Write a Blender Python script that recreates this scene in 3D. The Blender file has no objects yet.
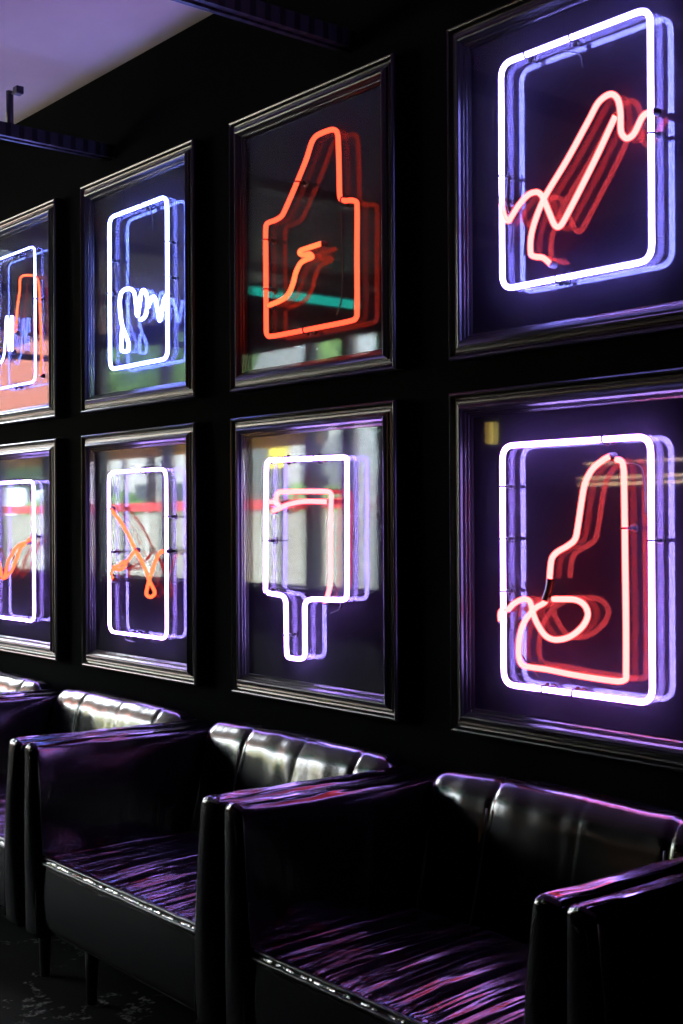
import bpy, bmesh, math, random
from mathutils import Vector, Matrix, noise

random.seed(7)
SC = bpy.context.scene
COL = SC.collection

# ------------------------------------------------------------------ helpers
def link(name, bm, mat, parent=None, smooth=False, loc=(0, 0, 0)):
    me = bpy.data.meshes.new(name)
    bmesh.ops.recalc_face_normals(bm, faces=bm.faces)
    bm.to_mesh(me)
    bm.free()
    if smooth:
        for f in me.polygons:
            f.use_smooth = True
    me.materials.append(mat)
    o = bpy.data.objects.new(name, me)
    COL.objects.link(o)
    o.location = loc
    if parent:
        o.parent = parent
    return o

def tag(o, label, cat, group=None):
    o['label'] = label
    o['category'] = cat
    if group:
        o['group'] = group
    return o

def thing(name, label, cat, loc=(0, 0, 0), group=None):
    o = bpy.data.objects.new(name, None)
    o.empty_display_size = .1
    COL.objects.link(o)
    o.location = loc
    return tag(o, label, cat, group)

def struct(name, bm, mat, smooth=False):
    o = link(name, bm, mat, None, smooth)
    o['kind'] = 'structure'
    return o

def copy_tree(o, parent=None):
    c = o.copy()
    COL.objects.link(c)
    if parent:
        c.parent = parent
    for ch in list(o.children):
        copy_tree(ch, c)
    return c

def add_box(bm, x0, x1, y0, y1, z0, z1):
    v = [bm.verts.new((x, y, z)) for x in (x0, x1) for y in (y0, y1) for z in (z0, z1)]
    for f in ((0, 1, 3, 2), (4, 6, 7, 5), (0, 4, 5, 1), (2, 3, 7, 6), (0, 2, 6, 4), (1, 5, 7, 3)):
        bm.faces.new([v[i] for i in f])

def box_bm(*a):
    bm = bmesh.new()
    add_box(bm, *a)
    return bm

def bevel_box_bm(x0, x1, y0, y1, z0, z1, w=.004, seg=2):
    bm = box_bm(x0, x1, y0, y1, z0, z1)
    bmesh.ops.bevel(bm, geom=list(bm.edges), offset=w, segments=seg, affect='EDGES', profile=.6)
    return bm

def smooth_path(pts, n=6, closed=False):
    """Catmull-Rom through the points."""
    P = [Vector(q) for q in pts]
    out = []
    m = len(P)
    for i in range(m if closed else m - 1):
        if closed:
            a, b, c, d = P[(i - 1) % m], P[i], P[(i + 1) % m], P[(i + 2) % m]
        else:
            a, b, c, d = P[max(i - 1, 0)], P[i], P[i + 1], P[min(i + 2, m - 1)]
        # centripetal-ish: limit the tangents to the length of the span
        L = (c - b).length
        t1, t2 = (c - a) * .5, (d - b) * .5
        if t1.length > L: t1 = t1.normalized() * L
        if t2.length > L: t2 = t2.normalized() * L
        for k in range(n):
            t = k / n
            h1, h2 = 2*t**3 - 3*t**2 + 1, t**3 - 2*t**2 + t
            h3, h4 = -2*t**3 + 3*t**2, t**3 - t**2
            out.append(b*h1 + t1*h2 + c*h3 + t2*h4)
    if not closed:
        out.append(P[-1])
    return out

def add_tube(bm, path, r, seg=10, closed=False, cap=True):
    n = len(path)
    rings = []
    up = Vector((0, 1, 0))
    prev = None
    for i, q in enumerate(path):
        if closed:
            t = path[(i + 1) % n] - path[i - 1]
        else:
            t = path[min(i + 1, n - 1)] - path[max(i - 1, 0)]
        if t.length < 1e-9:
            t = Vector((0, 0, 1))
        t.normalize()
        if prev is None:
            a = up - t * up.dot(t)
            if a.length < .05:
                a = Vector((1, 0, 0)) - t * t.x
        else:
            a = prev - t * prev.dot(t)
        a.normalize()
        prev = a
        b = t.cross(a)
        rr = r(i / max(n - 1, 1)) if callable(r) else r
        rings.append([bm.verts.new(q + (a*math.cos(2*math.pi*k/seg) + b*math.sin(2*math.pi*k/seg)) * rr) for k in range(seg)])
    for i in range(n if closed else n - 1):
        A, B = rings[i], rings[(i + 1) % n]
        for k in range(seg):
            bm.faces.new((A[k], A[(k + 1) % seg], B[(k + 1) % seg], B[k]))
    if cap and not closed:
        bm.faces.new(rings[0][::-1])
        bm.faces.new(rings[-1])

def tube_bm(path, r, seg=10, closed=False):
    bm = bmesh.new()
    add_tube(bm, path, r, seg, closed)
    return bm

def round_rect(pts, rad, y, n=6, gap=None):
    """Closed path through four corners (x, z) with rounded bends."""
    P = [Vector((a, y, b)) for a, b in pts]
    out = []
    for i in range(4):
        p, a, b = P[i], P[i - 1], P[(i + 1) % 4]
        d1, d2 = (a - p).normalized(), (b - p).normalized()
        s, e = p + d1*rad, p + d2*rad
        for k in range(n + 1):
            t = k / n
            # circle-like bend
            out.append(s*(1-t)**2 + p*2*t*(1-t)*1.0 + e*t**2)
        q = P[(i + 1) % 4] + (P[i] - P[(i + 1) % 4]).normalized()*rad
        for k in range(1, 8):
            out.append(e + (q - e)*k/8)
    return out

def axis_pts(h, r, n):
    e = [-h, -h + r*.12, -h + r*.32, -h + r*.6, -h + r]
    mid = [-h + r + (2*h - 2*r)*k/n for k in range(1, n)]
    return e + mid + [-v for v in e[::-1]]

def soft_box_bm(x0, x1, y0, y1, z0, z1, r, n=(4, 10, 8), warp=None):
    """Upholstered block: rounded box on a dense grid, then warped."""
    c = Vector(((x0 + x1)/2, (y0 + y1)/2, (z0 + z1)/2))
    H = ((x1 - x0)/2, (y1 - y0)/2, (z1 - z0)/2)
    ax = [axis_pts(H[i], r, n[i]) for i in range(3)]
    N = [len(a) - 1 for a in ax]
    bm = bmesh.new()
    V = {}
    def vert(i, j, k):
        key = (i, j, k)
        if key not in V:
            q = Vector((ax[0][i], ax[1][j], ax[2][k]))
            cl = Vector([max(-(H[m] - r), min(H[m] - r, q[m])) for m in range(3)])
            d = q - cl
            if d.length > 1e-9:
                q = cl + d.normalized()*r
            uvw = Vector([q[m]/H[m] for m in range(3)])
            w = q + c
            if warp:
                w = warp(w, uvw)
            V[key] = bm.verts.new(w)
        return V[key]
    for i in range(N[0]):
        for j in range(N[1]):
            for k in (0, N[2]):
                bm.faces.new((vert(i, j, k), vert(i+1, j, k), vert(i+1, j+1, k), vert(i, j+1, k)))
    for i in range(N[0]):
        for k in range(N[2]):
            for j in (0, N[1]):
                bm.faces.new((vert(i, j, k), vert(i+1, j, k), vert(i+1, j, k+1), vert(i, j, k+1)))
    for j in range(N[1]):
        for k in range(N[2]):
            for i in (0, N[0]):
                bm.faces.new((vert(i, j, k), vert(i, j+1, k), vert(i, j+1, k+1), vert(i, j, k+1)))
    return bm

# ------------------------------------------------------------------ materials
def mat(name, color=(.5, .5, .5), rough=.5, metal=0, spec=.5, emit=None, estr=1.0):
    m = bpy.data.materials.new(name)
    m.use_nodes = True
    b = m.node_tree.nodes['Principled BSDF']
    b.inputs['Base Color'].default_value = (*color, 1)
    b.inputs['Roughness'].default_value = rough
    b.inputs['Metallic'].default_value = metal
    b.inputs['Specular IOR Level'].default_value = spec
    if emit:
        b.inputs['Emission Color'].default_value = (*emit, 1)
        b.inputs['Emission Strength'].default_value = estr
    return m

def nd(m, t, **kw):
    n = m.node_tree.nodes.new(t)
    for k, v in kw.items():
        setattr(n, k, v)
    return n

def lk(m, a, b):
    m.node_tree.links.new(a, b)

def coords(m, scale=(1, 1, 1), kind='Object'):
    tc = nd(m, 'ShaderNodeTexCoord')
    mp = nd(m, 'ShaderNodeMapping')
    mp.inputs['Scale'].default_value = scale
    lk(m, tc.outputs[kind], mp.inputs['Vector'])
    return mp.outputs['Vector']

def noise_node(m, vec, scale=5, detail=4, rough=.55):
    n = nd(m, 'ShaderNodeTexNoise')
    n.inputs['Scale'].default_value = scale
    n.inputs['Detail'].default_value = detail
    n.inputs['Roughness'].default_value = rough
    lk(m, vec, n.inputs['Vector'])
    return n

def ramp(m, fac, stops):
    r = nd(m, 'ShaderNodeValToRGB')
    el = r.color_ramp.elements
    while len(el) < len(stops):
        el.new(.5)
    for e, (p, c) in zip(el, stops):
        e.position = p
        e.color = (*c, 1)
    lk(m, fac, r.inputs['Fac'])
    return r.outputs['Color']

def bump(m, heights, dist=.01):
    """heights: list of (socket, strength, distance) chained onto the principled normal."""
    b = m.node_tree.nodes['Principled BSDF']
    prev = None
    for sock, st, ds in heights:
        n = nd(m, 'ShaderNodeBump')
        n.inputs['Strength'].default_value = st
        n.inputs['Distance'].default_value = ds
        lk(m, sock, n.inputs['Height'])
        if prev:
            lk(m, prev, n.inputs['Normal'])
        prev = n.outputs['Normal']
    lk(m, prev, b.inputs['Normal'])

def emissive(name, color, strength=1.0):
    m = bpy.data.materials.new(name)
    m.use_nodes = True
    nt = m.node_tree
    nt.nodes.clear()
    e = nd(m, 'ShaderNodeEmission')
    e.inputs['Color'].default_value = (*color, 1)
    e.inputs['Strength'].default_value = strength
    o = nd(m, 'ShaderNodeOutputMaterial')
    lk(m, e.outputs[0], o.inputs['Surface'])
    return m

def leather(name, wr, wst, wdist, up_only=False, r0=.20, r1=.34):
    m = mat(name, (.0006, .0006, .0007), .28, 0, .75)
    v = coords(m, wr)
    n1 = noise_node(m, v, 1.0, 3, .5)
    v2 = coords(m)
    n2 = noise_node(m, v2, 9, 3, .5)
    vo = nd(m, 'ShaderNodeTexVoronoi')
    vo.inputs['Scale'].default_value = 260
    lk(m, v2, vo.inputs['Vector'])
    bump(m, [(n2.outputs['Fac'], .06, .008), (n1.outputs['Fac'], wst, wdist), (vo.outputs['Distance'], .03, .001)])
    if up_only:
        # creases gather where the hide is sat on: on the upward faces, not on the taut fronts and sides
        g = nd(m, 'ShaderNodeNewGeometry')
        sx = nd(m, 'ShaderNodeSeparateXYZ')
        lk(m, g.outputs['Normal'], sx.inputs[0])
        mu = nd(m, 'ShaderNodeMapRange')
        mu.inputs['From Min'].default_value = .25
        mu.inputs['From Max'].default_value = .9
        mu.inputs['To Min'].default_value = .0
        mu.inputs['To Max'].default_value = wst
        lk(m, sx.outputs['Z'], mu.inputs['Value'])
        for bn in m.node_tree.nodes:
            if bn.type == 'BUMP' and abs(bn.inputs['Strength'].default_value - wst) < 1e-4:
                lk(m, mu.outputs[0], bn.inputs['Strength'])
    b = m.node_tree.nodes['Principled BSDF']
    n3 = noise_node(m, v2, 14, 4, .6)
    mr = nd(m, 'ShaderNodeMapRange')
    mr.inputs['To Min'].default_value = r0
    mr.inputs['To Max'].default_value = r1
    lk(m, n3.outputs['Fac'], mr.inputs['Value'])
    lk(m, mr.outputs[0], b.inputs['Roughness'])
    return m
M = {}
# wall paint: near-black emulsion with a faint roller texture
m = M['wall'] = bpy.data.materials.new('black_wall_paint')
m.use_nodes = True
m.node_tree.nodes.clear()
d = nd(m, 'ShaderNodeBsdfDiffuse')
n = noise_node(m, coords(m), 5, 5)
lk(m, ramp(m, n.outputs['Fac'], [(.3, (.0040, .0044, .0046)), (.7, (.0056, .0060, .0062))]), d.inputs['Color'])
o = nd(m, 'ShaderNodeOutputMaterial')
lk(m, d.outputs[0], o.inputs['Surface'])
m = M['frame'] = mat('satin_black_lacquer', (.006, .006, .006), .30, 0, .6)
n = noise_node(m, coords(m, (3, 3, 3)), 40, 3)
bump(m, [(n.outputs['Fac'], .06, .002)])
m = M['ceiling'] = mat('painted_ceiling', (.56, .53, .48), .8, 0, .2)
n = noise_node(m, coords(m), 2.2, 4)
c = ramp(m, n.outputs['Fac'], [(.3, (.60, .51, .45)), (.7, (.68, .59, .52))])
lk(m, c, m.node_tree.nodes['Principled BSDF'].inputs['Base Color'])
# floor: black sealed concrete with pale scuffs
m = M['floor'] = mat('scuffed_black_floor', (.012, .012, .012), .8, 0, .04)
v = coords(m)
n1 = noise_node(m, v, 1.6, 5, .6)
wv = nd(m, 'ShaderNodeTexVoronoi', feature='DISTANCE_TO_EDGE')
wv.inputs['Scale'].default_value = 3.4
dn = noise_node(m, v, 3.0, 5, .65)
mx = nd(m, 'ShaderNodeMix', data_type='VECTOR')
mx.inputs['Factor'].default_value = .35
lk(m, v, mx.inputs['A']); lk(m, dn.outputs['Color'], mx.inputs['B'])
lk(m, mx.outputs['Result'], wv.inputs['Vector'])
crack = ramp(m, wv.outputs['Distance'], [(0, (1, 1, 1)), (.022, (0, 0, 0))])
fine = noise_node(m, v, 22, 5, .7)
fm = ramp(m, fine.outputs['Fac'], [(.48, (0, 0, 0)), (.62, (1, 1, 1))])
mul = nd(m, 'ShaderNodeMix', data_type='RGBA', blend_type='MULTIPLY')
mul.inputs['Factor'].default_value = 1
lk(m, crack, mul.inputs['A']); lk(m, fm, mul.inputs['B'])
base = ramp(m, n1.outputs['Fac'], [(.3, (.0015, .0015, .0015)), (.75, (.006, .006, .006))])
mx2 = nd(m, 'ShaderNodeMix', data_type='RGBA')
lk(m, mul.outputs['Result'], mx2.inputs['Factor'])
lk(m, base, mx2.inputs['A']); mx2.inputs['B'].default_value = (.16, .16, .15, 1)
lk(m, mx2.outputs['Result'], m.node_tree.nodes['Principled BSDF'].inputs['Base Color'])
bump(m, [(fine.outputs['Fac'], .2, .004)])

M['leather_top'] = leather('black_leather_creased', (15, 1.4, 9), 1.0, .055, True, .15, .24)
M['leather_arm'] = leather('black_leather_arm', (20, 1.6, 12), .9, .034, True, .12, .20)
M['leather'] = leather('black_leather', (9, 5, 6), .22, .010, False, .15, .24)
M['stitch'] = mat('black_piping', (.008, .008, .008), .36)
M['leg'] = mat('black_steel_leg', (.012, .012, .012), .35, 0, .5)
M['clip'] = mat('black_tube_clip', (.012, .012, .016), .4)
M['cable'] = mat('black_cable', (.01, .01, .012), .5)
M['electrode'] = mat('grey_electrode', (.10, .09, .10), .35)

# smoked mirror behind the tubes
def smoked_mirror():
    m = bpy.data.materials.new('smoked_mirror')
    m.use_nodes = True
    m.node_tree.nodes.clear()
    d = nd(m, 'ShaderNodeBsdfDiffuse'); d.inputs['Color'].default_value = (.018, .015, .021, 1)
    g = nd(m, 'ShaderNodeBsdfGlossy'); g.inputs['Color'].default_value = MIRROR; g.inputs['Roughness'].default_value = .03
    a = nd(m, 'ShaderNodeAddShader')
    o = nd(m, 'ShaderNodeOutputMaterial')
    lk(m, d.outputs[0], a.inputs[0]); lk(m, g.outputs[0], a.inputs[1]); lk(m, a.outputs[0], o.inputs['Surface'])
    return m
MIRROR = (.031, .038, .041, 1)
M['mirror'] = smoked_mirror()
# clear pane: passes light, faint reflection
m = M['pane'] = bpy.data.materials.new('clear_acrylic')
m.use_nodes = True
m.node_tree.nodes.clear()
t = nd(m, 'ShaderNodeBsdfTransparent'); t.inputs['Color'].default_value = (.96, .96, .97, 1)
g = nd(m, 'ShaderNodeBsdfGlossy'); g.inputs['Color'].default_value = (1, 1, 1, 1); g.inputs['Roughness'].default_value = .02
mixs = nd(m, 'ShaderNodeMixShader')
mixs.inputs[0].default_value = .007
o = nd(m, 'ShaderNodeOutputMaterial')
lk(m, t.outputs[0], mixs.inputs[1]); lk(m, g.outputs[0], mixs.inputs[2]); lk(m, mixs.outputs[0], o.inputs['Surface'])

K = 1.0
M['ice'] = emissive('ice_blue_neon', (11, 14, 60), K)
M['violet'] = emissive('violet_white_neon', (15, 14, 58), K)
M['lilac'] = emissive('lilac_neon', (20, 13, 50), K)
M['orange'] = emissive('orange_neon', (4.6, .17, .06), K)
M['amber'] = emissive('amber_neon', (8.0, .27, .08), K)
M['salmon'] = emissive('salmon_neon', (15, .76, .70), K)
def sleeve(name, col):  # glowing shell whose colour stands in for the bloom fringe around a tube
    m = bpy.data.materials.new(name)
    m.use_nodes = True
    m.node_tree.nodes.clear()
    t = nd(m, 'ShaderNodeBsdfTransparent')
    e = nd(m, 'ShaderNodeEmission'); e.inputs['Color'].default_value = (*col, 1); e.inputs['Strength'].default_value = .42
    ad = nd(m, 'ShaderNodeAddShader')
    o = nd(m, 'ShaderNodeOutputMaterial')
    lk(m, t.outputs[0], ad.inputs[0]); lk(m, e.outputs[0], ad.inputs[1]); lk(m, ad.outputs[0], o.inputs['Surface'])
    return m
M['sleeve_ice'] = sleeve('blue_halo_glow', (.22, .22, 1.0))
M['sleeve_violet'] = sleeve('violet_halo_glow', (.42, .20, 1.0))
M['sleeve_orange'] = sleeve('red_halo_glow', (.95, .10, .06))
M['sleeve_amber'] = sleeve('red_orange_halo_glow', (1.0, .16, .06))
M['sleeve_salmon'] = sleeve('rose_halo_glow', (1.0, .16, .16))
M['sleeve_rose'] = sleeve('pink_halo_glow', (.9, .22, .34))
M['sleeve_lilac'] = sleeve('magenta_halo_glow', (.72, .16, .85))
M['rose'] = emissive('rose_neon', (13.0, .72, .70), K)

# ------------------------------------------------------------------ room
X0, X1, YB, ZC = -14.0, 3.0, -3.0, 2.735
YW = .045
struct('wall_front', box_bm(X0, X1, YW, YW + .15, 0, ZC), M['wall'])
struct('wall_left', box_bm(X0 - .15, X0, YB, YW, 0, ZC), M['wall'])
struct('wall_right', box_bm(X1, X1 + .15, YB, YW, 0, ZC), M['wall'])
struct('floor', box_bm(X0, X1, YB, YW, -.1, 0), M['floor'])
SX0, SX1, SY0, SY1 = -13.2, -6.5, -1.1, -.04      # added unseen rooflight, placed to put highlights on frames and chairs
bm = bmesh.new()
add_box(bm, X0 - .15, SX0, YB - .2, YW + .15, ZC, ZC + .15)
add_box(bm, SX1, X1 + .15, YB - .2, YW + .15, ZC, ZC + .15)
add_box(bm, SX0, SX1, YB - .2, SY0, ZC, ZC + .15)
add_box(bm, SX0, SX1, SY1, YW + .15, ZC, ZC + .15)
struct('ceiling', bm, M['ceiling'])
OX0, OX1, OZ0, OZ1 = -13.4, -5.74, .78, 2.42
XS, OZ2 = -7.35, 2.69          # the head of the opening steps up farther along
bm = bmesh.new()
add_box(bm, X0, OX0, YB - .2, YB, 0, ZC)
add_box(bm, OX1, X1, YB - .2, YB, 0, ZC)
add_box(bm, OX0, OX1, YB - .2, YB, 0, OZ0)
add_box(bm, XS, OX1, YB - .2, YB, OZ1, ZC)
add_box(bm, OX0, XS, YB - .2, YB, OZ2, ZC)
struct('wall_back', bm, M['wall'])
# open window band of the far side: sill, head and posts
M['steel'] = mat('dark_painted_steel', (.02, .021, .023), .4)
bm = bmesh.new()
add_box(bm, OX0, OX1, YB - .24, YB + .06, OZ0 - .04, OZ0)
for xp in (-13.37, -12.3, -11.3, -10.3, -9.3, -8.3, -7.35, -6.5, -6.12, -5.77):
    add_box(bm, xp - .035, xp + .035, YB - .14, YB - .06, OZ0, OZ1 if xp > XS else OZ2)
struct('window_1', bm, M['steel'])
bm = bmesh.new()
for a in (0, 1, 2, 3, 4):
    xr = SX0 + .02 + (SX1 - SX0 - .04)*a/4
    add_box(bm, xr - .02, xr + .02, SY0, SY1, ZC + .04, ZC + .10)
add_box(bm, SX0, SX1, SY0, SY0 + .04, ZC + .04, ZC + .10)
add_box(bm, SX0, SX1, SY1 - .04, SY1, ZC + .04, ZC + .10)
struct('added_rooflight', bm, M['steel'])  # bars of the added rooflight, outside the view

# ------------------------------------------------------------------ ceiling struts
m = M['strut'] = mat('slotted_steel', (.03, .03, .032), .38, .6)
v = coords(m)
wv = nd(m, 'ShaderNodeTexWave', wave_type='BANDS', bands_direction='Y')
wv.inputs['Scale'].default_value = 7.0
lk(m, v, wv.inputs['Vector'])
cc = ramp(m, wv.outputs['Fac'], [(.55, (.03, .03, .032)), (.75, (.008, .008, .008))])
lk(m, cc, m.node_tree.nodes['Principled BSDF'].inputs['Base Color'])
BZ = 2.435
def strut_bm(y0, y1):
    bm = bmesh.new()
    w = .024
    prof = [(-w, .042), (-w, 0), (-.009, 0), (-.009, .006), (.009, .006), (.009, 0), (w, 0), (w, .042), (w - .004, .042), (w - .004, .008), (-w + .004, .008), (-w + .004, .042)]
    A = [bm.verts.new((x, y0, z)) for x, z in prof]
    B = [bm.verts.new((x, y1, z)) for x, z in prof]
    k = len(prof)
    for i in range(k):
        bm.faces.new((A[i], A[(i + 1) % k], B[(i + 1) % k], B[i]))
    bm.faces.new(A[::-1]); bm.faces.new(B)
    return bm
def make_strut(x, label, group=None, rods=(-.65, -2.2, -3.5)):
    t = thing('ceiling_strut', label, 'strut', (x, 0, BZ), group)
    link('channel', strut_bm(YB, YW), M['strut'], t)
    for ry in rods:
        h = ZC - BZ if ry < -1 else .15
        link('hanger_rod', tube_bm([Vector((0, ry, .03)), Vector((0, ry, h))], .012, 8), M['steel'], t, True)
        bm = bevel_box_bm(.045, .075, ry - .012, ry + .012, h - .026, h - .002, .003)
        add_box(bm, 0, .05, ry - .003, ry + .003, h - .012, h - .006)
        link('rod_bracket', bm, M['steel'], t)
    return t
make_strut(-2.44, 'black slotted strut crossing the ceiling above the orange bottle frame', None, ())
make_strut(-3.68, 'black slotted strut with a hanger rod above the two leftmost upper frames', None, (-.32, -2.2))
s0 = make_strut(-1.20, 'black slotted ceiling strut seen only as a dark bar in the frame glass', 'struts mirrored in the frame glass', (-1.2, -2.6))
for i in range(2, 10):
    c = copy_tree(s0)
    c.location = (-2.44 - 1.24*i, 0, BZ)

# ------------------------------------------------------------------ framed neon signs
FW = .70
ZU0, ZU1, ZL0, ZL1 = 1.5956, 2.3677, .7382, 1.5211
XC = [-4.362, -3.4782, -2.5943, -1.7105]
PROF = [(0, YW), (0, .007), (.0015, .003), (.005, .0005), (.0085, .002), (.0105, .007), (.013, .0115), (.017, .0125), (.0185, .0085),
        (.0225, .0075), (.0265, .008), (.0275, .004), (.031, .0028), (.034, -.0005), (.038, -.003), (.0415, -.0012), (.0435, .0035),
        (.0475, .0075), (.049, .0115), (.0525, .0135), (.054, .0175), (.057, .0205), (.058, .0245), (.058, YW)]
def frame_bm(H):
    bm = bmesh.new()
    hw = FW/2
    rings = []
    for s, y in PROF:
        rings.append([bm.verts.new(q) for q in ((-hw + s, y, s), (hw - s, y, s), (hw - s, y, H - s), (-hw + s, y, H - s))])
    n = len(rings)
    for i in range(n):
        A, B = rings[i], rings[(i + 1) % n]
        for k in range(4):
            bm.faces.new((A[k], A[(k + 1) % 4], B[(k + 1) % 4], B[k]))
    return bm
YT, RT = -.0075, .0057

def pth(pts, closed=False, n=5):
    if closed:
        pts = pts[:-1]
    return smooth_path([(a, YT, b) for a, b in pts], n, closed)

def support(parent, x, z, horiz):
    """black stand-off clip: post from the pane plus a wire loop round the tube"""
    bm = bmesh.new()
    add_tube(bm, [Vector((x, .0255, z)), Vector((x, YT + .004, z))], .0042, 8)
    add_tube(bm, [Vector((x, .0255, z)), Vector((x, .0215, z))], .010, 10)
    d = Vector((0, 0, 1)) if horiz else Vector((1, 0, 0))
    ring = []
    for k in range(10):
        a = 2*math.pi*k/10
        ring.append(Vector((x, YT, z)) + (d*math.cos(a) + Vector((0, 1, 0))*math.sin(a))*(RT + .0026))
    add_tube(bm, ring, .0022, 5, closed=True)
    add_tube(bm, [Vector((x, .004, z)) - d*.013, Vector((x, .004, z)) + d*.013], .0042, 6)
    link('tube_support', bm, M['clip'], parent, True)

def electrode(parent, path, at_end):
    q = path[-1] if at_end else path[0]
    w = path[-2] if at_end else path[1]
    t = (q - w).normalized()
    pts = [q - t*.002, q + t*.0005 + Vector((0, .003, 0)), q + t*.001 + Vector((0, .009, 0)), q + t*.001 + Vector((0, .0135, 0))]
    link('electrode', tube_bm(smooth_path(pts, 4), RT + .0021, 10), M['electrode'], parent, True)

def cable(parent, pts):
    link('cable', tube_bm(smooth_path([(x, .0035, z) for x, z in pts], 6), .0019, 6), M['cable'], parent, True)

def neon_sign(col, top, label, spec):
    H = ZU1 - ZU0 if top else ZL1 - ZL0
    t = thing('framed_neon_sign', label, 'neon sign', (XC[col], 0, ZU0 if top else ZL0), 'framed neon signs on the black wall')
    link('picture_frame', frame_bm(H), M['frame'], t)
    hw = FW/2 - .0575
    link('mirror_panel', box_bm(-hw, hw, .026, .040, .0575, H - .0575), M['mirror'], t)
    hw = FW/2 - .0462
    link('glass_pane', box_bm(-hw, hw, .006, .0085, .0462, H - .0462), M['pane'], t)
    paths = []
    for kind, name, pts, mk, plabel in spec['tubes']:
        if kind == 'rect':
            path = round_rect(pts, .032, YT)
            closed = True
        elif kind == 'loop':
            path = pth(pts, True)
            closed = True
        else:
            path = pth(pts)
            closed = False
        r = RT*spec.get('thin', 1)
        paths.append(path)
        o = link(name, tube_bm(path, r, 12, closed), M[mk], t, True)
        link('halo_sleeve', tube_bm(path, r + .0019, 12, closed), M['sleeve_' + mk], o, True)  # coloured halo added as a glowing shell round the tube
        if not closed:
            electrode(t, path, False)
            electrode(t, path, True)
        if plabel:
            o['label'] = plabel
    for pts in spec.get('bands', []):
        link('blackout_band', tube_bm(smooth_path([(a, YT, b) for a, b in pts], 4), RT + .0032, 12), M['clip'], t, True)
    for x, z, h in spec.get('supports', []):
        # sit the clip on the nearest run of tube
        q, k, pa = min(((( Vector((x, YT, z)) - v).length, i, pa) for pa in paths for i, v in enumerate(pa)), key=lambda e: e[0])
        tg = pa[(k + 1) % len(pa)] - pa[k - 1]
        support(t, pa[k].x, pa[k].z, abs(tg.z) < abs(tg.x))
    for pts in spec.get('cables', []):
        cable(t, pts)
    return t
# tube bends, metres from the bottom centre of each frame
UR_a = [(0.2328, 0.4304), (0.2082, 0.4279), (0.1857, 0.3981), (0.1676, 0.3928), (0.1541, 0.4094), (0.1526, 0.4508), (0.1455, 0.4788), (0.1271, 0.4919), (0.0989, 0.4835), (0.0748, 0.4553), (0.0156, 0.3847), (-0.0456, 0.3193), (-0.0719, 0.2769), (-0.0859, 0.2395), (-0.0862, 0.2036), (-0.0726, 0.1957), (-0.0519, 0.1899), (-0.0315, 0.1732)]
UR_b = [(-0.1714, 0.3365), (-0.1650, 0.3067), (-0.1520, 0.2870), (-0.1389, 0.2976), (-0.1193, 0.3164), (-0.0925, 0.3328), (-0.0683, 0.3335), (-0.0528, 0.3208), (-0.0377, 0.2901), (-0.0206, 0.2554), (-0.0096, 0.2479), (0.0025, 0.2550), (0.0445, 0.3088), (0.0932, 0.3748), (0.1406, 0.4449)]
LR_a = [(0.1222, 0.6172), (0.1043, 0.6105), (0.0752, 0.5913), (0.0566, 0.5627), (0.0466, 0.5219), (0.0373, 0.4750), (0.0295, 0.4485), (0.0106, 0.4347), (-0.0202, 0.4200), (-0.0335, 0.4060), (-0.0384, 0.3788), (-0.0426, 0.3426), (-0.0522, 0.3151), (-0.0761, 0.3019), (-0.0963, 0.2856), (-0.1168, 0.2600), (-0.1269, 0.2286), (-0.1288, 0.1945), (-0.1216, 0.1767), (-0.1053, 0.1719), (-0.0495, 0.1708), (0.0271, 0.1658), (0.1360, 0.1632), (0.1556, 0.1690), (0.1571, 0.1805), (0.1579, 0.2712), (0.1566, 0.4411), (0.1550, 0.5829), (0.1503, 0.6046), (0.1363, 0.6092)]
LR_b = [(-0.1807, 0.2654), (-0.1822, 0.2809), (-0.1771, 0.2893), (-0.1578, 0.2935), (-0.1410, 0.3067), (-0.1138, 0.3172), (-0.0961, 0.3131), (-0.0882, 0.2922), (-0.0764, 0.2685), (-0.0529, 0.2428), (-0.0256, 0.2356), (0.0127, 0.2442), (0.0466, 0.2671), (0.0616, 0.2913), (0.0544, 0.3114), (0.0322, 0.3220), (-0.0018, 0.3223), (-0.0311, 0.3209)]
UC3_a = [(-0.1588, 0.1585), (-0.1594, 0.2664), (-0.1596, 0.4259), (-0.1531, 0.4453), (-0.1096, 0.4484), (-0.0789, 0.4592), (0.0186, 0.5784), (0.0449, 0.6218), (0.0664, 0.6346), (0.1253, 0.6354), (0.1458, 0.6261), (0.1524, 0.6052), (0.1558, 0.5259), (0.1579, 0.4574), (0.1700, 0.4445), (0.2101, 0.4365), (0.2245, 0.4251), (0.2234, 0.2966), (0.2221, 0.1468), (0.2088, 0.1356), (0.0507, 0.1341), (-0.1433, 0.1351), (-0.1573, 0.1442), (-0.1588, 0.1585)]
UC3_b = [(0.0832, 0.3502), (0.0255, 0.3481), (-0.0054, 0.3463), (-0.0083, 0.3399), (0.0058, 0.3330), (0.0337, 0.3311), (0.0430, 0.3216), (0.0197, 0.3189), (-0.0057, 0.3132), (-0.0257, 0.2919), (-0.0374, 0.2656), (-0.0607, 0.2373), (-0.0959, 0.2262), (-0.1496, 0.2203)]
LC3_a = [(-0.1611, 0.6403), (-0.1503, 0.6535), (-0.1231, 0.6543), (0.1580, 0.6498), (0.1789, 0.6464), (0.1801, 0.6304), (0.1773, 0.3068), (0.1706, 0.2914), (0.1482, 0.2870), (0.0328, 0.2835), (0.0075, 0.2718), (0.0045, 0.2516), (0.0035, 0.1378), (-0.0080, 0.1254), (-0.0612, 0.1229), (-0.0743, 0.1316), (-0.0775, 0.2696), (-0.0921, 0.2868), (-0.1489, 0.2916), (-0.1671, 0.2972), (-0.1685, 0.3108), (-0.1611, 0.6403)]
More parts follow.
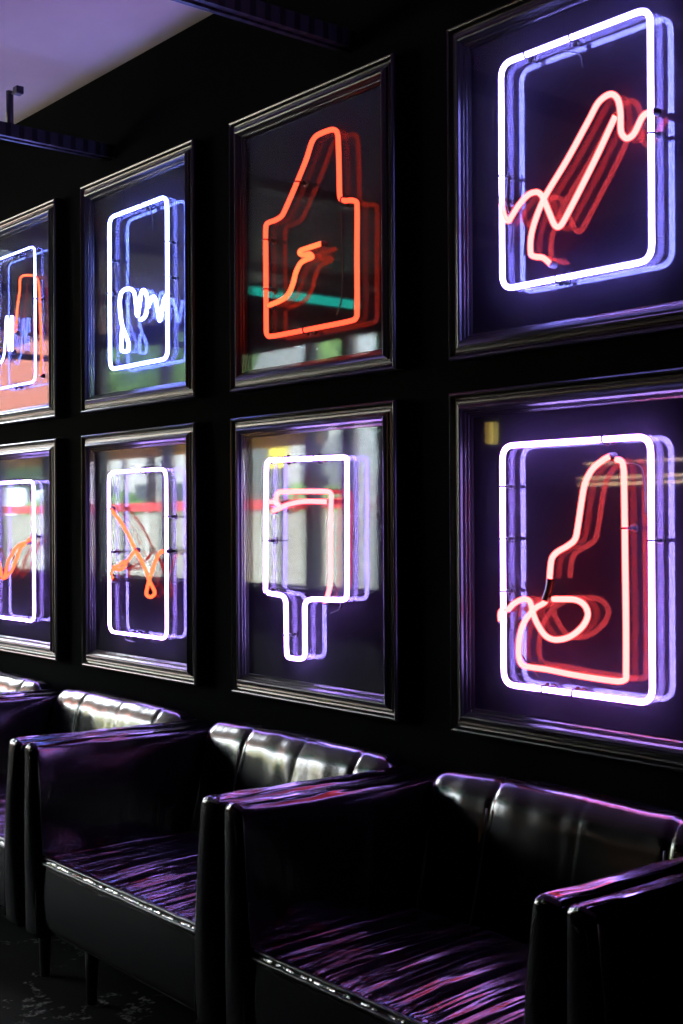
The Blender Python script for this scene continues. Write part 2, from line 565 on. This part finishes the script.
LC3_b = [(-0.1515, 0.5408), (-0.1245, 0.5398), (-0.1073, 0.5315), (-0.1149, 0.5374), (-0.1176, 0.5547), (-0.1051, 0.5665), (-0.0674, 0.5674), (0.0990, 0.5645), (0.1161, 0.5576), (0.1159, 0.5315), (0.1120, 0.3787), (0.1098, 0.3241), (0.0966, 0.2897), (0.0852, 0.2793)]
LC3_c = [(-0.1324, 0.5156), (-0.1055, 0.5229), (-0.0677, 0.5327), (0.0059, 0.5402), (0.1030, 0.5377)]
UC2_a = [(-0.0522, 0.2478), (-0.0562, 0.2144), (-0.0587, 0.1882), (-0.0491, 0.1797), (-0.0270, 0.1765), (-0.0137, 0.1815), (-0.0135, 0.2020), (-0.0302, 0.2302), (-0.0520, 0.2629), (-0.0629, 0.3020), (-0.0662, 0.3440), (-0.0548, 0.3689), (-0.0289, 0.3757), (0.0040, 0.3716), (0.0220, 0.3597), (0.0312, 0.3380), (0.0393, 0.2887), (0.0450, 0.2824), (0.0575, 0.3196), (0.0684, 0.3512), (0.0812, 0.3575), (0.0945, 0.3475), (0.1047, 0.3204), (0.0995, 0.2882), (0.0853, 0.2717), (0.0605, 0.2653)]
UC2_b = [(0.1045, 0.2967), (0.1298, 0.3254), (0.1436, 0.3267), (0.1551, 0.3099), (0.1684, 0.2683), (0.1750, 0.2501), (0.1854, 0.2661), (0.1992, 0.3074), (0.2141, 0.3204)]
UC2_c = [(-0.0959, 0.3823), (-0.0771, 0.3834), (-0.0547, 0.3771)]
LC2_a = [(-0.1302, 0.5309), (-0.0402, 0.4674), (0.0179, 0.4056), (0.0749, 0.3515), (0.1067, 0.3061), (0.1343, 0.2778), (0.1382, 0.2655), (0.1142, 0.2540), (0.0902, 0.2614), (0.0944, 0.2805), (0.1067, 0.3061), (0.1229, 0.3317), (0.1470, 0.3699), (0.1707, 0.3932), (0.1941, 0.3977), (0.2095, 0.3979)]
LC2_b = [(-0.1209, 0.2993), (-0.1321, 0.3178), (-0.1206, 0.3357), (-0.0841, 0.3345), (-0.0498, 0.3419), (-0.0370, 0.3530), (-0.0454, 0.3593), (-0.0840, 0.3476), (-0.1171, 0.3389)]
LC2_c = [(-0.0412, 0.3551), (-0.0115, 0.3730), (0.0245, 0.3980)]
UL_a = [(0.0570, 0.3312), (0.0642, 0.3769), (0.0749, 0.4287), (0.0924, 0.4806), (0.0961, 0.5222), (0.1164, 0.5311), (0.1531, 0.5285), (0.2121, 0.5165), (0.2378, 0.4978), (0.2503, 0.4578), (0.2618, 0.3157), (0.2674, 0.2274), (0.2604, 0.1550)]
UL_b = [(-0.0997, 0.2489), (-0.0691, 0.2325), (-0.0384, 0.2690), (-0.0221, 0.3940), (-0.0101, 0.3974), (-0.0007, 0.2732), (0.0198, 0.3936), (0.0346, 0.3900), (0.0275, 0.2653)]
LL_a = [(-0.1554, 0.4018), (-0.1193, 0.3659), (-0.0838, 0.3202), (-0.0721, 0.2922), (-0.0581, 0.2787), (-0.0309, 0.2842), (0.0042, 0.3021), (0.0390, 0.3334), (0.0678, 0.3643), (0.0906, 0.3947), (0.1299, 0.4112), (0.1906, 0.4365)]
LL_b = [(-0.0427, 0.2854), (-0.0248, 0.3166), (-0.0012, 0.3528), (0.0452, 0.3891), (0.0907, 0.4073), (0.1466, 0.4144)]
def R4(l, r, b, t):
    return [(l, t), (r, t), (r, b), (l, b)]
RS_U = [(-.17, .35, True), (-.17, .41, True), (.225, .37, True), (.03, .637, False), (-.10, .637, False), (-.02, .139, False)]
RS_L = [(-.173, .57, True), (-.173, .47, True), (-.173, .33, True), (.22, .46, True), (.10, .652, False), (-.06, .1275, False), (.03, .1275, False)]
BAND = [(-.0368, .3640), (-.0423, .3399), (-.0520, .3180)]
SIGNS = [
    (3, True, 'framed neon sign, top right, red script slanting across a blue rectangle', dict(
        tubes=[('rect', 'rectangle_tube', R4(-.1695, .2262, .1395, .6365), 'violet', 'blue-white rectangle tube'),
               ('open', 'script_tube', UR_a, 'salmon', 'long pink-red squiggle tube reaching the right side'),
               ('open', 'script_tube', UR_b, 'salmon', 'pink-red squiggle tube starting at the left side')],
        supports=RS_U ,
        cables=[[(-.16, .40), (-.165, .33), (-.15, .29), (-.155, .22)], [(.0, .62), (.04, .60), (.05, .57)]])),
    (3, False, 'framed neon sign, bottom right, red bottle outline with a loop in a lilac rectangle', dict(
        tubes=[('rect', 'rectangle_tube', R4(-.1729, .2202, .1275, .6520), 'lilac', 'lilac-white rectangle tube'),
               ('open', 'bottle_tube', LR_a, 'salmon', 'pink-red bottle outline tube'),
               ('open', 'loop_tube', LR_b, 'salmon', 'pink-red loop tube')],
        supports=RS_L + [(.158, .48, True)], bands=[BAND],
        cables=[[(.14, .60), (.19, .59), (.2, .50)], [(-.16, .35), (-.14, .30), (-.15, .22), (-.08, .15)]])),
    (2, True, 'framed neon sign with an orange bottle outline and no rectangle', dict(
        tubes=[('loop', 'bottle_tube', UC3_a, 'orange', None),
               ('open', 'squiggle_tube', UC3_b, 'amber', 'paler orange squiggle tube inside the bottle')],
        supports=[(-.168, .40, True), (-.168, .27, True), (.148, .40, True), (-.045, .54, True), (.02, .125, False)],
        cables=[[(.15, .42), (.155, .30), (.15, .20), (.13, .16)], [(-.16, .40), (-.155, .28)]])),
    (2, False, 'framed neon sign with a lilac ice-lolly outline and stick around a pink bend', dict(
        tubes=[('loop', 'lolly_tube', LC3_a, 'lilac', 'lilac-white lolly outline tube'),
               ('open', 'bend_tube', LC3_b, 'rose', 'pink tube bent like an upside-down hook'),
               ('open', 'bend_tube', LC3_c, 'rose', 'short pink cross stroke tube')],
        supports=[(-.16, .47, True), (-.16, .29, True), (.06, .635, False), (-.06, .63, False), (-.09, .17, True)],
        cables=[[(-.02, .57), (.03, .575), (.08, .57)], [(.11, .33), (.14, .27), (.1, .25)]])),
    (1, True, 'framed neon sign with blue-white wavy handwriting in a blue-white rectangle', dict(
        tubes=[('rect', 'rectangle_tube', R4(-.131, .2205, .1282, .6243), 'ice', 'blue-white rectangle tube'),
               ('open', 'script_tube', UC2_a, 'ice', 'blue-white looping script tube'),
               ('open', 'script_tube', UC2_b, 'ice', 'blue-white zigzag script tube')],
        supports=[(-.131, .50, True), (-.131, .36, True), (.2205, .46, True), (.2205, .37, True), (.08, .6243, False)], thin=.92,
        cables=[[(.10, .62), (.12, .57), (.115, .54)], [(-.12, .47), (-.09, .38), (-.11, .36)]])),
    (1, False, 'framed neon sign with an orange V-shaped scribble in a lilac rectangle', dict(
        tubes=[('rect', 'rectangle_tube', R4(-.1422, .2081, .130, .650), 'lilac', 'lilac-white rectangle tube'),
               ('open', 'scribble_tube', LC2_a, 'amber', 'orange V-shaped tube with a small loop'),
               ('open', 'scribble_tube', LC2_b, 'amber', 'short orange hook tube'),
               ('open', 'scribble_tube', LC2_c, 'amber', 'short straight orange tube')],
        supports=[(-.1422, .40, True), (.2081, .42, True), (.2081, .50, True), (0, .13, False), (.06, .65, False)], thin=.8,
        cables=[[(.2, .41), (.22, .36), (.20, .30)], [(-.05, .14), (-.06, .11), (.0, .105)]])),
    (0, True, 'framed neon sign cut by the photo edge, orange bottle neck in a blue rectangle', dict(
        tubes=[('rect', 'rectangle_tube', R4(-.142, .2162, .1361, .6249), 'ice', 'blue-white rectangle tube'),
               ('open', 'bottle_tube', UL_a, 'amber', 'orange bottle outline tube'),
               ('open', 'script_tube', UL_b, 'ice', 'blue-white script tube')],
        supports=[(.2162, .42, True), (.05, .1361, False), (.05, .6249, False)], thin=.5)),
    (0, False, 'framed neon sign cut by the photo edge, orange upward swoosh in a lilac rectangle', dict(
        tubes=[('rect', 'rectangle_tube', R4(-.142, .199, .1312, .6369), 'lilac', 'blue-lilac rectangle tube'),
               ('open', 'swoosh_tube', LL_a, 'amber', 'longer orange swoosh tube'),
               ('open', 'swoosh_tube', LL_b, 'amber', 'shorter orange swoosh tube')],
        supports=[(.199, .42, True), (.06, .6369, False), (.12, .1312, False)], thin=.85,
        cables=[[(.17, .40), (.18, .33), (.165, .27), (.17, .20), (.168, .15)]])),
]
for col, top, label, spec in SIGNS:
    neon_sign(col, top, label, spec)

# ------------------------------------------------------------------ black leather armchairs
CW = .872                    # width of one chair
CHAIR_X = (-.767, -1.645, -2.541, -3.443, -4.343)
YF, YK = -.62, -.02         # front and back of the arms
def make_chair(xc, label):
    t = thing('armchair', label, 'armchair', (xc, -.34, 0), 'black leather armchairs in a row under the signs')
    y0 = .34                  # local y offset
    hw = CW/2
    # arms
    for s in (-1, 1):
        xo = s*hw
        def warp(w, u, s=s, xo=xo):
            k = (w.z - .18)/(.655 - .18)          # 0 bottom .. 1 top
            # arm narrows towards the top on its inner side and bellies in the middle
            inner = (u.x*-s + 1)/2                 # 1 at the inner face
            belly = .010*math.sin(math.pi*min(max(k, 0), 1))*(1 - u.y*u.y*.6)
            w.x += s*inner*(.030*max(k, 0)**1.5 - belly)
            fr = max(0, -u.y)
            w.y -= .012*math.cos(u.x*1.4)*math.cos(u.z*1.3)*max(0, fr - .8)/.2
            w.z += .006*math.cos(u.x*1.5)*max(0, u.z) - .006*max(0, u.z)*u.y
            q = noise.noise(Vector((w.x*9 + xc*3, w.y*6, w.z*6)))
            w.x += .003*q
            w.z += .003*noise.noise(Vector((w.x*22 + xc, w.y*14, 3.1)))*max(0, u.z)
            return w
        xa, xb = (xo, xo + .088) if s < 0 else (xo - .088, xo)
        arm = link('armrest', soft_box_bm(xa, xb, YF + y0, YK + y0, .18, .655, .014, (5, 22, 16), warp), M['leather_arm'], t, True)
        # welt along the inner edge of the arm front
        pts = []
        for k in range(13):
            z = .20 + (.62 - .20)*k/12
            kk = (z - .18)/.475
            x = xo - s*(.086 - .030*kk**1.5 + .006*math.sin(math.pi*kk) - .012)
            pts.append(Vector((x, YF + y0 - .002, z)))
        pts += [Vector((xo - s*.036, YF + y0 + .0, .650)), Vector((xo - s*.018, YF + y0 + .004, .655))]
        link('arm_welt', tube_bm(smooth_path(pts, 3), .0032, 6), M['stitch'], arm, True)
    iw = hw - .052
    # backrest with three upright channels
    seams = (-.174, .061, .270)
    def warpb(w, u):
        c = 0
        for sx in seams:
            c += math.exp(-((w.x - sx)/.007)**2)*(.3 if sx == .061 else 1)
        seg = abs(math.sin((w.x + iw)/(2*iw)*math.pi*4 + .3))
        f = max(0, -u.y); tp = max(0, u.z)
        w.y += .006*c*f*(.5 + .5*tp) - .010*f*(1 - u.x*u.x)
        w.z -= .0035*c*tp
        w.z += .010*tp*(1 - u.x**4)
        w.y += .024*f*(max(0, w.z - .535)/.12)**2
        w.y -= .06*f*max(0, min(1, (.60 - w.z)/.25))**1.3
        q = noise.noise(Vector((w.x*16 + xc*5, w.z*8, 1.7)))
        w.y += .004*q*f
        w.z += .003*noise.noise(Vector((w.x*13 + xc*7, 2.2, w.y*9)))*tp
        return w
    bk = link('backrest', soft_box_bm(-iw, iw, -.130 + y0, -.005 + y0, .20, .668, .048, (90, 6, 18), warpb), M['leather'], t, True)
    for sx in (seams[0], seams[2]):
        pts = [Vector((sx, -.136 + y0 - .06*max(0, min(1, (.60 - (.36 + .262*k/8))/.25))**1.3 + (.004 if k == 8 else 0), .36 + .262*k/8)) for k in range(9)]
        link('backrest_seam', tube_bm(smooth_path(pts, 2), .0024, 5), M['stitch'], bk, True)
    # seat block with a padded front
    sw = hw - .083
    def warps(w, u):
        tp = max(0, u.z); f = max(0, -u.y)
        w.z += .012*tp*(1 - u.x*u.x)*(1 - u.y*u.y)
        w.y -= .008*f*(1 - u.z*u.z)
        # gathers radiating back from the front edge
        w.z += tp*.0045*noise.noise(Vector((w.x*17 + xc*3 + w.y*6, w.y*3.2, .4)))
        w.y += f*.0006*noise.noise(Vector((w.x*60 + xc, .2, w.z*7)))
        return w
    seat = link('seat', soft_box_bm(-sw - .006, sw + .006, -.606 + y0, -.10 + y0, .200, .385, .018, (56, 34, 10), warps), M['leather_top'], t, True)
    for dz, dy in ((.002, .006), (-.010, -.001)):
        pts = [Vector((-sw + 2*sw*k/24, -.608 + y0 + dy, .381 + dz + .0015*noise.noise(Vector((k*.9, xc, dz*50))))) for k in range(25)]
        link('seat_welt', tube_bm(smooth_path(pts, 2), .0042, 6), M['stitch'], seat, True)
    # plinth and legs
    link('base', bevel_box_bm(-hw + .012, hw - .012, -.575 + y0, -.07 + y0, .180, .215, .006), M['leg'], t)
    for sx in (-1, 1):
        for yy in (-.49, -.12):
            bm = bmesh.new()
            bmesh.ops.create_cone(bm, cap_ends=True, segments=16, radius1=.013, radius2=.019, depth=.184,
                                  matrix=Matrix.Translation((sx*(hw - .115), yy + y0, .092)))
            link('leg', bm, M['leg'], t, True)
    return t
CL = ['black leather armchair at the right edge, mostly cut off by the photo',
      'black leather armchair under the lilac ice-lolly sign, whole seat in view',
      'black leather armchair under the orange V scribble sign, second whole seat from the right',
      'black leather armchair at the left edge showing a sliver of purple-lit seat',
      'black leather armchair farthest along the row, only its back top showing']
for k, lb in enumerate(CL):
    make_chair(CHAIR_X[k], lb)

# ------------------------------------------------------------------ far side of the room, seen in the glass
M['warm'] = emissive('warm_lamp', (5.0, 2.9, 1.5), 2.8)
M['teal'] = emissive('teal_lamp', (.05, 2.2, 1.6), 3.0)
M['yellow_lamp'] = emissive('yellow_lamp', (4.5, 2.9, .6), 2.0)
M['redbox'] = emissive('red_lightbox', (3.4, 1.2, .85), 6.5)
M['white'] = mat('white_paint', (.75, .74, .70), .6)
def wall_tube(x0, x1, z, label):
    t = thing('tube_lamp', label, 'lamp', ((x0 + x1)/2, YB, z), 'warm tube lamps on the far wall')
    h = (x1 - x0)/2
    link('tube', tube_bm([Vector((-h, .04, 0)), Vector((h, .04, 0))], .009, 10), M['warm'], t, True)
    link('batten', bevel_box_bm(-h, h, -.004, .032, -.009, .009, .003), M['steel'], t)
    link('light_shield', bevel_box_bm(-h - .01, h + .01, .02, .15, -.0135, -.0105, .001), M['steel'], t)  # added shelf, blocks the lamp's light towards the chairs
wall_tube(-4.08, -2.8, 1.505, 'warm tube lamp mirrored in the bottle-and-loop sign glass, upper one')
wall_tube(-4.12, -2.8, 1.432, 'warm tube lamp mirrored in the bottle-and-loop sign glass, middle one')
wall_tube(-4.12, -2.8, 1.40, 'warm tube lamp mirrored in the bottle-and-loop sign glass, lowest one')
t = thing('wall_lantern', 'small yellow wall lantern mirrored at the bottom right sign glass corner', 'lamp', (-4.74, YB, 1.64))
link('shade', bevel_box_bm(-.022, .022, .02, .045, 0, .12, .005), M['yellow_lamp'], t)
link('bracket', bevel_box_bm(-.03, .03, .0, .05, -.02, -.001, .004), M['steel'], t)
t = thing('tube_light', 'teal tube light under the ceiling mirrored in the orange bottle sign glass', 'lamp', (-5.88, -2.6, 2.56))
link('tube', tube_bm([Vector((0, -.36, 0)), Vector((0, .42, 0))], .026, 10), M['teal'], t, True)
link('batten', bevel_box_bm(-.03, .03, -.37, .43, .028, .05, .004), M['steel'], t)
for yy in (-.25, .3):
    link('hanger', tube_bm([Vector((0, yy, .045)), Vector((0, yy, ZC - 2.56))], .006, 6), M['steel'], t)
t = thing('lightbox', 'hanging red lightbox mirrored in the leftmost upper sign glass', 'lightbox', (-9.35, -2.4, 2.08))
link('panel', bevel_box_bm(-.42, .42, -.04, .04, 0, .56, .01), M['redbox'], t)
for xx in (-.36, .36):
    link('hanger', tube_bm([Vector((xx, 0, .55)), Vector((xx, 0, ZC - 2.08))], .006, 6), M['steel'], t)

# ------------------------------------------------------------------ street beyond the open side
m = M['street'] = mat('pale_paving', (.30, .29, .27), .8)
n = noise_node(m, coords(m), 3, 5)
lk(m, ramp(m, n.outputs['Fac'], [(.3, (.24, .23, .22)), (.7, (.36, .35, .32))]), m.node_tree.nodes['Principled BSDF'].inputs['Base Color'])
struct('ground', box_bm(-60, 12, -40, YB - .2, -.2, -.1), M['street'])
m = M['fence'] = mat('beige_fence_panel', (.32, .30, .25), .7)
m = M['red'] = mat('red_rail_paint', (.62, .05, .05), .5)
m = M['leaf'] = mat('hedge_green', (.05, .13, .03), .7)
n = noise_node(m, coords(m), 7, 4)
lk(m, ramp(m, n.outputs['Fac'], [(.3, (.02, .06, .015)), (.7, (.16, .28, .07))]), m.node_tree.nodes['Principled BSDF'].inputs['Base Color'])
M['bark'] = mat('bark', (.08, .06, .045), .9)
M['orange_cloth'] = mat('orange_cloth', (.85, .40, .08), .8)
M['yellow'] = mat('yellow_sign_paint', (.80, .62, .05), .6)
M['pale'] = mat('pale_render', (.42, .41, .38), .8)
M['dark_glass'] = mat('dark_window_glass', (.03, .035, .04), .15)
t = thing('street_fence', 'beige panel fence with a red top rail outside, mirrored in the lower frames', 'fence', (-14.5, -7.2, -.1))
for k in range(9):
    link('panel', bevel_box_bm(-7.2 + k*1.6, -7.2 + k*1.6 + 1.52, -.03, .03, .1, 1.42, .008), M['fence'], t)
for k in range(10):
    link('post', bevel_box_bm(-7.28 + k*1.6, -7.2 + k*1.6, -.045, .045, 0, 1.46, .006), M['white'], t)
link('top_rail', bevel_box_bm(-7.3, 7.3, -.05, .06, 1.46, 1.58, .01), M['red'], t)

def blob(c, r, seed, squash=(1, 1, 1)):
    bm = bmesh.new()
    bmesh.ops.create_icosphere(bm, subdivisions=4, radius=1)
    for v in bm.verts:
        d = 1 + .22*noise.noise(v.co*2.3 + Vector((seed, 0, 0))) + .16*noise.noise(v.co*7 + Vector((0, seed, 0)))
        v.co = Vector(((v.co.x*squash[0]*d)*r + c[0], (v.co.y*squash[1]*d)*r + c[1], (v.co.z*squash[2]*d)*r + c[2]))
    return bm
for k in range(7):
    tag(link('hedge_bush', blob((0, 0, .8), .95, k*3.1, (1.15, .7, 1.0)), M['leaf'], None, True, (-22.5 + k*2.75, -9.3, -.1)),
        'clipped green bush outside behind the red-railed fence, seen only mirrored', 'bush', 'bushes behind the street fence')
for k, (x, y, h) in enumerate(((-33, -14, 5.0), (-26.5, -14, 7.6), (-15.2, -12.5, 5.6), (-10.2, -12, 5.4))):
    t = thing('street_tree', 'green street tree outside beyond the bushes, seen only mirrored', 'tree', (x, y, -.1), 'street trees beyond the bushes')
    link('trunk', tube_bm([Vector((0, 0, 0)), Vector((.06, 0, h*.3)), Vector((0, .05, h*.62))], lambda s: .16 - .07*s, 8), M['bark'], t, True)
    link('crown', blob((0, 0, h*.72), h*.33, 20 + k*5, (1, 1, .85)), M['leaf'], t, True)
for k, (x, w, h) in enumerate(((-34, 9, 6.5), (-22.5, 10, 5.6), (-10, 9, 6.8))):
    t = thing('building', 'pale street building outside, seen only mirrored between the posts', 'building', (x, -19, -.1), 'street buildings')
    link('facade', box_bm(-w/2, w/2, -3, 0, 0, h), M['pale'], t)
    for a in range(4):
        for b in range(2):
            xx = -w/2 + w*(a + .5)/4
            link('window', bevel_box_bm(xx - .55, xx + .55, -.05, .03, .9 + b*2.5, 2.5 + b*2.5, .02), M['dark_glass'], t)
t = thing('awning', 'orange awning valance outside the open side, mirrored at the lower frame tops', 'awning', (-10.4, -3.9, -.1))
link('valance', bevel_box_bm(-3.0, 3.0, -.02, .02, 1.91, 2.17, .008), M['orange_cloth'], t)
for xx in (-2.95, 0, 2.95):
    link('post', tube_bm([Vector((xx, -.04, 0)), Vector((xx, -.04, 2.17))], .022, 8), M['steel'], t, True)
t = thing('yellow_sign', 'small yellow sign board outside, mirrored in the ice-lolly sign glass', 'sign', (-11.1, -6.3, -.1))
link('board', bevel_box_bm(-.16, .16, -.02, .02, 1.9, 2.35, .006), M['yellow'], t)
link('post', tube_bm([Vector((0, -.045, 0)), Vector((0, -.045, 2.3))], .025, 8), M['steel'], t, True)
t = thing('street_pillar', 'white pillar outside, mirrored as a bright bar in the ice-lolly sign glass', 'pillar', (-10.55, -7.0, -.1))
link('shaft', bevel_box_bm(-.14, .14, -.14, .14, .2, 3.4, .02), M['white'], t)
link('foot', bevel_box_bm(-.2, .2, -.2, .2, 0, .22, .02), M['white'], t)

# ------------------------------------------------------------------ daylight
w = bpy.data.worlds.new('sky')
SC.world = w
w.use_nodes = True
bg = w.node_tree.nodes['Background']
bg.inputs['Color'].default_value = (.86, .93, 1.0, 1)
bg.inputs['Strength'].default_value = 38.0
sd = bpy.data.lights.new('sun', 'SUN')
sd.energy = 138
sd.angle = .02
sd.color = (1, .94, .84)
so = bpy.data.objects.new('sun', sd)
COL.objects.link(so)
so.rotation_euler = Vector((.25, -.62, -.74)).to_track_quat('-Z', 'Y').to_euler()

# ------------------------------------------------------------------ camera
cam = bpy.data.cameras.new('camera')
cam.sensor_fit = 'VERTICAL'
cam.sensor_height = 36
cam.sensor_width = 36
cam.lens = 36*1250/1024
cam.clip_start = .01
co = bpy.data.objects.new('camera', cam)
COL.objects.link(co)
yaw, pitch, roll = 0.87369, 0.00605, -0.00556
cy, sy, cp, sp = math.cos(yaw), math.sin(yaw), math.cos(pitch), math.sin(pitch)
fw = Vector((-sy*cp, cy*cp, sp)); rt = Vector((cy, sy, 0)); up = rt.cross(fw)
c, s = math.cos(roll), math.sin(roll)
rr, uu = rt*c + up*s, up*c - rt*s
co.matrix_world = Matrix(((rr.x, uu.x, -fw.x, 0), (rr.y, uu.y, -fw.y, -2.0478), (rr.z, uu.z, -fw.z, 1.23), (0, 0, 0, 1)))
SC.camera = co

vs = SC.view_settings
vs.view_transform = 'Standard'
vs.look = 'None'
vs.gamma = 1
vs.exposure = 0
vs.use_curve_mapping = False
SC.display_settings.display_device = 'sRGB'
SC.cycles.use_denoising = True
SC.cycles.max_bounces = 10
SC.cycles.diffuse_bounces = 5
SC.cycles.glossy_bounces = 5
SC.cycles.transparent_max_bounces = 16
SC.cycles.sample_clamp_indirect = 10
